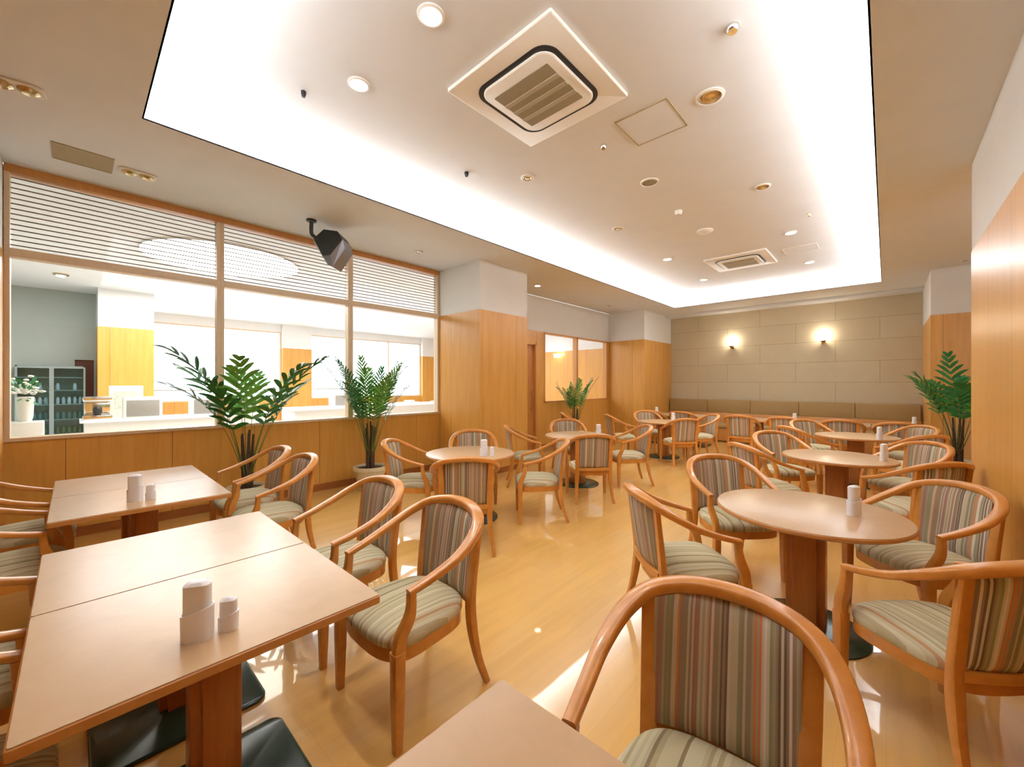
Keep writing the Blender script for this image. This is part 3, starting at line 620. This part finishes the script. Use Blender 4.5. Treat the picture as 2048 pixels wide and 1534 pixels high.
# ------------------------------------------------------------------ potted palms
def frond(L, lift, az, nleaf, lw, ll, base, droop=.9, stem_f=.45, seed=0):
    rnd = random.Random(seed); bm = new(); d = Vector((math.cos(az), math.sin(az), 0)); pts = []; N = 22
    for i in range(N + 1):
        s = i / N; a = lift - droop * s ** 2.2
        if i == 0: p = Vector(base)
        else: p = pts[-1] + (d * math.cos(a) + Vector((0, 0, 1)) * math.sin(a)) * L / N
        pts.append(p)
    sweep(bm, pts, [max(.003, .012 * (1 - i / N)) for i in range(N + 1)], [max(.003, .010 * (1 - i / N)) for i in range(N + 1)], lambda i, p, t_: d.cross(Vector((0, 0, 1))), 2, 1)
    for f in bm.faces: f.material_index = 1
    side = d.cross(Vector((0, 0, 1)))
    for k in range(nleaf):
        s = stem_f + (1 - stem_f) * (k + .5) / nleaf; i = min(N - 1, int(s * N)); p = pts[i].lerp(pts[i + 1], s * N - i); t_ = (pts[i + 1] - pts[i]).normalized(); nrm = side.cross(t_).normalized()
        if nrm.z < 0: nrm = -nrm
        q = (s - stem_f) / (1 - stem_f); l_ = ll * (.55 + .9 * math.sin(PI * min(1, .15 + q * .85))) * rnd.uniform(.85, 1.1)
        for sd in (-1, 1):
            dr = (side * sd * math.cos(.55 + .7 * q) + t_ * math.sin(.55 + .7 * q) + nrm * rnd.uniform(.05, .3)).normalized(); wd = dr.cross(nrm).normalized(); prev = None
            for j in range(6):
                u = j / 5; c = p + dr * l_ * u + Vector((0, 0, -1)) * l_ * .28 * u * u; ww = lw * (math.sin(PI * (.12 + .88 * u)) ** .7 if j < 5 else .03) * .5
                cur = (bm.verts.new(c + wd * ww), bm.verts.new(c - nrm * ww * .35), bm.verts.new(c - wd * ww))
                if prev:
                    for e in (0, 1): bm.faces.new((prev[e], prev[e + 1], cur[e + 1], cur[e]))
                prev = cur
    return bm
def palm(x, y, label, H, fr, lw=.022, ll=.2, nleaf=16, potr=.19, poth=.31, seed=1, rot=0, leafmat=leaf_m, spread=1):
    t = thing('potted_palm', label, 'potted plant', (x, y, 0), 0, 'potted palms')
    bm = new(); lathe(bm, [(potr * .68, 0), (potr * .72, .01), (potr * .93, poth * .82), (potr, poth * .84), (potr, poth), (potr * .9, poth), (potr * .86, poth - .03)], 40, cap1=False); obj('pot', bm, pot_m, t)
    bm = new(); lathe(bm, [(potr * .87, poth - .05), (potr * .87, poth - .035), (.01, poth - .025)], 32, cap1=False); obj('soil', bm, soil_m, t)
    rnd = random.Random(seed); bm = new()
    for k in range(5):
        a = 2 * PI * k / 5; r = .045; ht = H * rnd.uniform(.28, .36)
        sweep(bm, [Vector((r * .8 * math.cos(a), r * .8 * math.sin(a), poth - .05)), Vector((r * math.cos(a), r * math.sin(a), poth + ht * .5)), Vector((r * 1.3 * math.cos(a), r * 1.3 * math.sin(a), poth + ht))], [.045, .034, .02], [.045, .034, .02], lambda i, p, t_: Vector((1, 0, 0)), 3, 1)
    obj('stem', bm, [trunk_m], t)
    for k in range(fr):
        az = rot + 2 * PI * k * .382 + rnd.uniform(-.2, .2); q = k / fr; lift = 1.53 - .26 * spread * rnd.uniform(.5, 1.2); L = (H - poth - .1) * rnd.uniform(.72, 1.08)
        b_ = frond(L, lift, az, nleaf, lw, ll, (.03 * math.cos(az), .03 * math.sin(az), poth + .1), droop=rnd.uniform(.35, 1.0) * spread, stem_f=.48, seed=seed * 50 + k)
        obj('frond', b_, [leaf2_m if k % 4 == 1 else leafmat, stem_m], t, angle=3)
palm(-5.25, 1.31, 'largest potted palm with broad leaves before the left window mullion', 1.98, 12, .05, .21, 8, seed=4, rot=.4, spread=1.0)
palm(-5.25, 2.78, 'potted palm in a cream pot below the second window mullion', 1.84, 22, .022, .15, 15, potr=.22, seed=7, spread=.8)
palm(-5.2, 7.75, 'slender potted palm in front of the far left window', 1.74, 14, .02, .12, 13, potr=.16, seed=11, spread=.75)
palm(.78, 8.9, 'potted palm in the recess beyond the right-hand wall', 1.86, 14, .045, .20, 9, seed=15, spread=.8)

# ------------------------------------------------------------------ furnishings of the hall behind the glass
t = thing('glass_front_cabinet', 'tall grey glass-front cabinet with stocked shelves behind the left window', 'cabinet', (-12.28, -.31, 0)); W = .46
bm = new(); box(bm, -.2, -.17, -W, W, 0, 1.8); box(bm, -.2, .2, -W, -W + .03, 0, 1.8); box(bm, -.2, .2, W - .03, W, 0, 1.8); box(bm, -.2, .2, -W, W, 1.77, 1.8); box(bm, -.2, .2, -W, W, 0, .1); obj('cabinet_body', bm, cabm, t, smooth=False)
for z in (.42, .72, 1.02, 1.30, 1.56): bm = new(); box(bm, -.17, .17, -W + .03, W - .03, z, z + .018); obj('shelf', bm, cabm, t, smooth=False)
for s in (-1, 1):
    bm = new(); c0, c1 = sorted((0, s * W))
    for b_ in ((c0, c0 + .03, .1, 1.78), (c1 - .03, c1, .1, 1.78), (c0 + .03, c1 - .03, .1, .13), (c0 + .03, c1 - .03, 1.75, 1.78)): box(bm, .2, .225, b_[0], b_[1], b_[2], b_[3])
    d = obj('door', bm, cabm, t, smooth=False); bm = new(); box(bm, .208, .214, c0 + .03, c1 - .03, .13, 1.75); obj('glass_pane', bm, glass2, d, smooth=False)
jar_m = [plain('jar_pale', srgb(200, 204, 214), .3), plain('jar_teal', srgb(90, 130, 128), .3), plain('jar_olive', srgb(110, 116, 80), .4)]
ORD = ['leftmost', 'second from left', 'third from left', 'fourth from left', 'fifth from left', 'sixth and central', 'fifth from right', 'fourth from right', 'third from right', 'second from right', 'rightmost']
rj = random.Random(3); jb = new(); lathe(jb, [(.026, 0), (.028, .01), (.028, .1), (.018, .12), (.018, .14)], 14)
jar0 = obj('storage_jar', jb, jar_m[0]); jar0.location = (-12.2, -.7, 1.038); tag(jar0, 'small jar, leftmost in its row on the middle shelf behind the cabinet glass', 'jar', 'jars in the glass-front cabinet')
jmesh = {}
for i in range(3): jmesh[i] = jar0.data.copy(); jmesh[i].materials.clear(); jmesh[i].materials.append(jar_m[i])
jar0.data = jmesh[0]
for r, z in enumerate((1.038, .738, .438, 1.318)):
    for k in range(11):
        if r == 0 and k == 0: continue
        if r == 3 and k % 3: continue
        c = jar0.copy(); C.objects.link(c); c['label'] = 'small jar, %s on the %s shelf behind the cabinet glass' % (ORD[k], ('middle', 'second lowest', 'lowest', 'top')[r]); c.data = jmesh[r % 3]; c.location = (-12.22 + rj.uniform(-.03, .03), -.7 + k * .078, z)
# service counter with machines, seen over the sill
t = thing('service_counter', 'white service counter in the hall below the wooden pillar', 'counter', (-9.6, 1.2, 0))
bm = new(); box(bm, -.3, .3, -1.1, 1.5, 0, .82); obj('counter_base', bm, mach, t, smooth=False); bm = new(); box(bm, -.34, .34, -1.15, 1.55, .82, .86, .006); obj('countertop', bm, plast_c, t)
def appliance(x, y, z, dx, dy, dz, label, name='register_monitor', cat='monitor'):
    t = thing(name, label, cat, (x, y, z)); bm = new(); box(bm, -dx / 2, dx / 2, -dy / 2, dy / 2, 0, dz, .01); obj('housing', bm, mach, t); bm = new(); box(bm, dx / 2 - .002, dx / 2 + .008, -dy * .42, dy * .42, dz * .08, dz * .85, .004); obj('screen', bm, mach_g, t)
appliance(-9.5, .80, .86, .3, .50, .36, 'boxy grey-fronted machine on the service counter, left of its twin'); appliance(-9.5, 1.70, .86, .3, .50, .34, 'boxy grey-fronted machine on the service counter, near the palm')
appliance(-9.4, 2.28, .86, .3, .45, .30, 'pale box at the right end of the service counter', 'storage_box', 'box')
t = thing('coffee_machine', 'silver coffee machine on the counter before the wooden pillar', 'coffee machine', (-9.45, .25, .86)); bm = new(); box(bm, -.14, .14, -.17, .17, 0, .08, .01); box(bm, -.14, 0, -.15, .15, .08, .30, .01); box(bm, -.14, .14, -.17, .17, .30, .38, .02); obj('body', bm, chrome, t)
bm = new(); lathe(bm, [(.04, 0), (.055, .02), (.055, .1), (.04, .12)], 20, (.06, 0, .09)); obj('glass_jug', bm, mach_d, t)
t = thing('framed_notice', 'cream framed notice standing against the wooden pillar', 'notice', (-9.85, .62, .86)); bm = new(); box(bm, -.02, 0, -.22, .22, 0, .55, .005); obj('frame', bm, paper, t); bm = new(); box(bm, 0, .004, -.15, .15, .15, .45); obj('picture', bm, plain('notice_print', srgb(206, 202, 184), .7, .2, 30), t)
t = thing('flower_arrangement', 'white flowers in a tall pale vase at the far left of the window', 'flowers', (-8.6, -.46, 0)); bm = new(); box(bm, -.17, .17, -.17, .17, 0, .93, .01); obj('stand', bm, mach, t)
bm = new(); lathe(bm, [(.06, .93), (.075, 1.0), (.085, 1.26), (.075, 1.27)], 24, cap1=False); obj('vase', bm, mach, t)
bm = new(); rf = random.Random(9)
for k in range(46):
    a = rf.uniform(0, 2 * PI); e = rf.uniform(.1, 1.4); r = rf.uniform(.06, .26); c = Vector((r * math.cos(a) * math.cos(e), r * math.sin(a) * math.cos(e), 1.30 + r * math.sin(e))); 
    bmesh.ops.create_icosphere(bm, subdivisions=1, radius=rf.uniform(.022, .04), matrix=Matrix.Translation(c) @ Matrix.Scale(.5, 4, (0, 0, 1)))
obj('blossoms', bm, petal, t)
bm = new()
for k in range(60):
    a = rf.uniform(0, 2 * PI); e = rf.uniform(-.4, 1.2); dr = Vector((math.cos(a) * math.cos(e), math.sin(a) * math.cos(e), math.sin(e))); c = Vector((0, 0, 1.28)) + dr * rf.uniform(.1, .2); s = dr.cross(Vector((0, 0, 1))).normalized() * .02
    V = [bm.verts.new(c - s * .3), bm.verts.new(c + s + dr * .06), bm.verts.new(c + dr * .13), bm.verts.new(c - s + dr * .06)]; bm.faces.new(V)
obj('foliage', bm, leaf_m, t)
# long white counter and tables farther in the hall
t = thing('buffet_counter', 'long low white counter running behind the middle and right windows', 'counter', (-9.4, 5.3, 0))
bm = new(); box(bm, -.4, .4, -2.2, 3.2, 0, .88, .01); obj('counter_base', bm, mach, t); bm = new(); box(bm, -.45, .45, -2.25, 3.25, .88, .92, .01); obj('countertop', bm, plast_c, t)
appliance(-9.4, 4.2, .92, .3, .36, .30, 'pale boxy machine on the long buffet counter', 'drink_dispenser', 'dispenser')
for k, (y, l) in enumerate(((5.2, 'nearest the second mullion'), (6.1, 'in the middle of the counter'), (7.2, 'towards its right end'))):
    t = thing('serving_tray', 'white serving tray on the buffet counter, ' + l, 'tray', (-9.4, y, .92), group='trays on the buffet counter'); bm = new(); rounded_rect(bm, -.2, .2, -.3, .3, 0, .03, .05, bev=.008); obj('tray', bm, plast_c, t)
    bm = new(); lathe(bm, [(.09, .03), (.14, .07), (.13, .08), (.08, .04)], 24, cap1=False); obj('bowl', bm, plast, t)
# glowing disc added for a warm reflection in the glass; then a wall lamp
p = P(122, 548, ZL); t = thing('glass_reflection_glow', 'small warm glowing disc standing in for a reflection in the far left glass', 'ceiling light', p)
bm = new(); lathe(bm, [(.10, 0), (.10, -.02), (.07, -.03)], 24, cap1=False); obj('trim_ring', bm, brass, t); bm = new(); lathe(bm, [(.069, -.02), (.05, -.045), (.01, -.055)], 20); obj('lens', bm, lamp_on, t)
t = thing('hall_wall_lamp', 'white glowing wall lamp seen through the far left window', 'wall lamp', P(1130, 706, 2.3)); t.location = (-8.6, YB, 2.42)
bm = new(); box(bm, -.03, .03, -.03, 0, -.05, .05); obj('wall_plate', bm, brass, t); bm = new(); lathe(bm, [(.10, 0), (.13, .12)], 24, (0, -.13, -.04)); obj('lamp_shade', bm, lamp_soft, t)
# daylight side: railing and a parked car outside the hall windows
struct('floor_outside', [(-40, -14.8, -12, 26, -.2, -.05)], out_g)
t = thing('terrace_railing', 'thin metal railing outside the hall windows', 'railing', (-16.2, 6, 0)); bm = new(); box(bm, -.02, .02, -6, 7, 1.22, 1.26); obj('handrail', bm, mach_g, t, smooth=False)
for k in range(11): bm = new(); box(bm, -.015, .015, -6 + k * 1.28, -5.97 + k * 1.28, -.05, 1.22); obj('post', bm, mach_g, t, smooth=False)

# broad area lights added to brighten the hall, in place of its cove light
area('hall_fill_light', (-9.5, 3.5, ZL - .04), 3.0, 7.0, 430, (.93, .96, 1))
area('hall_fill_light', (-9.5, 9.0, ZL - .04), 2.0, 3.0, 95, (.90, .90, 1))
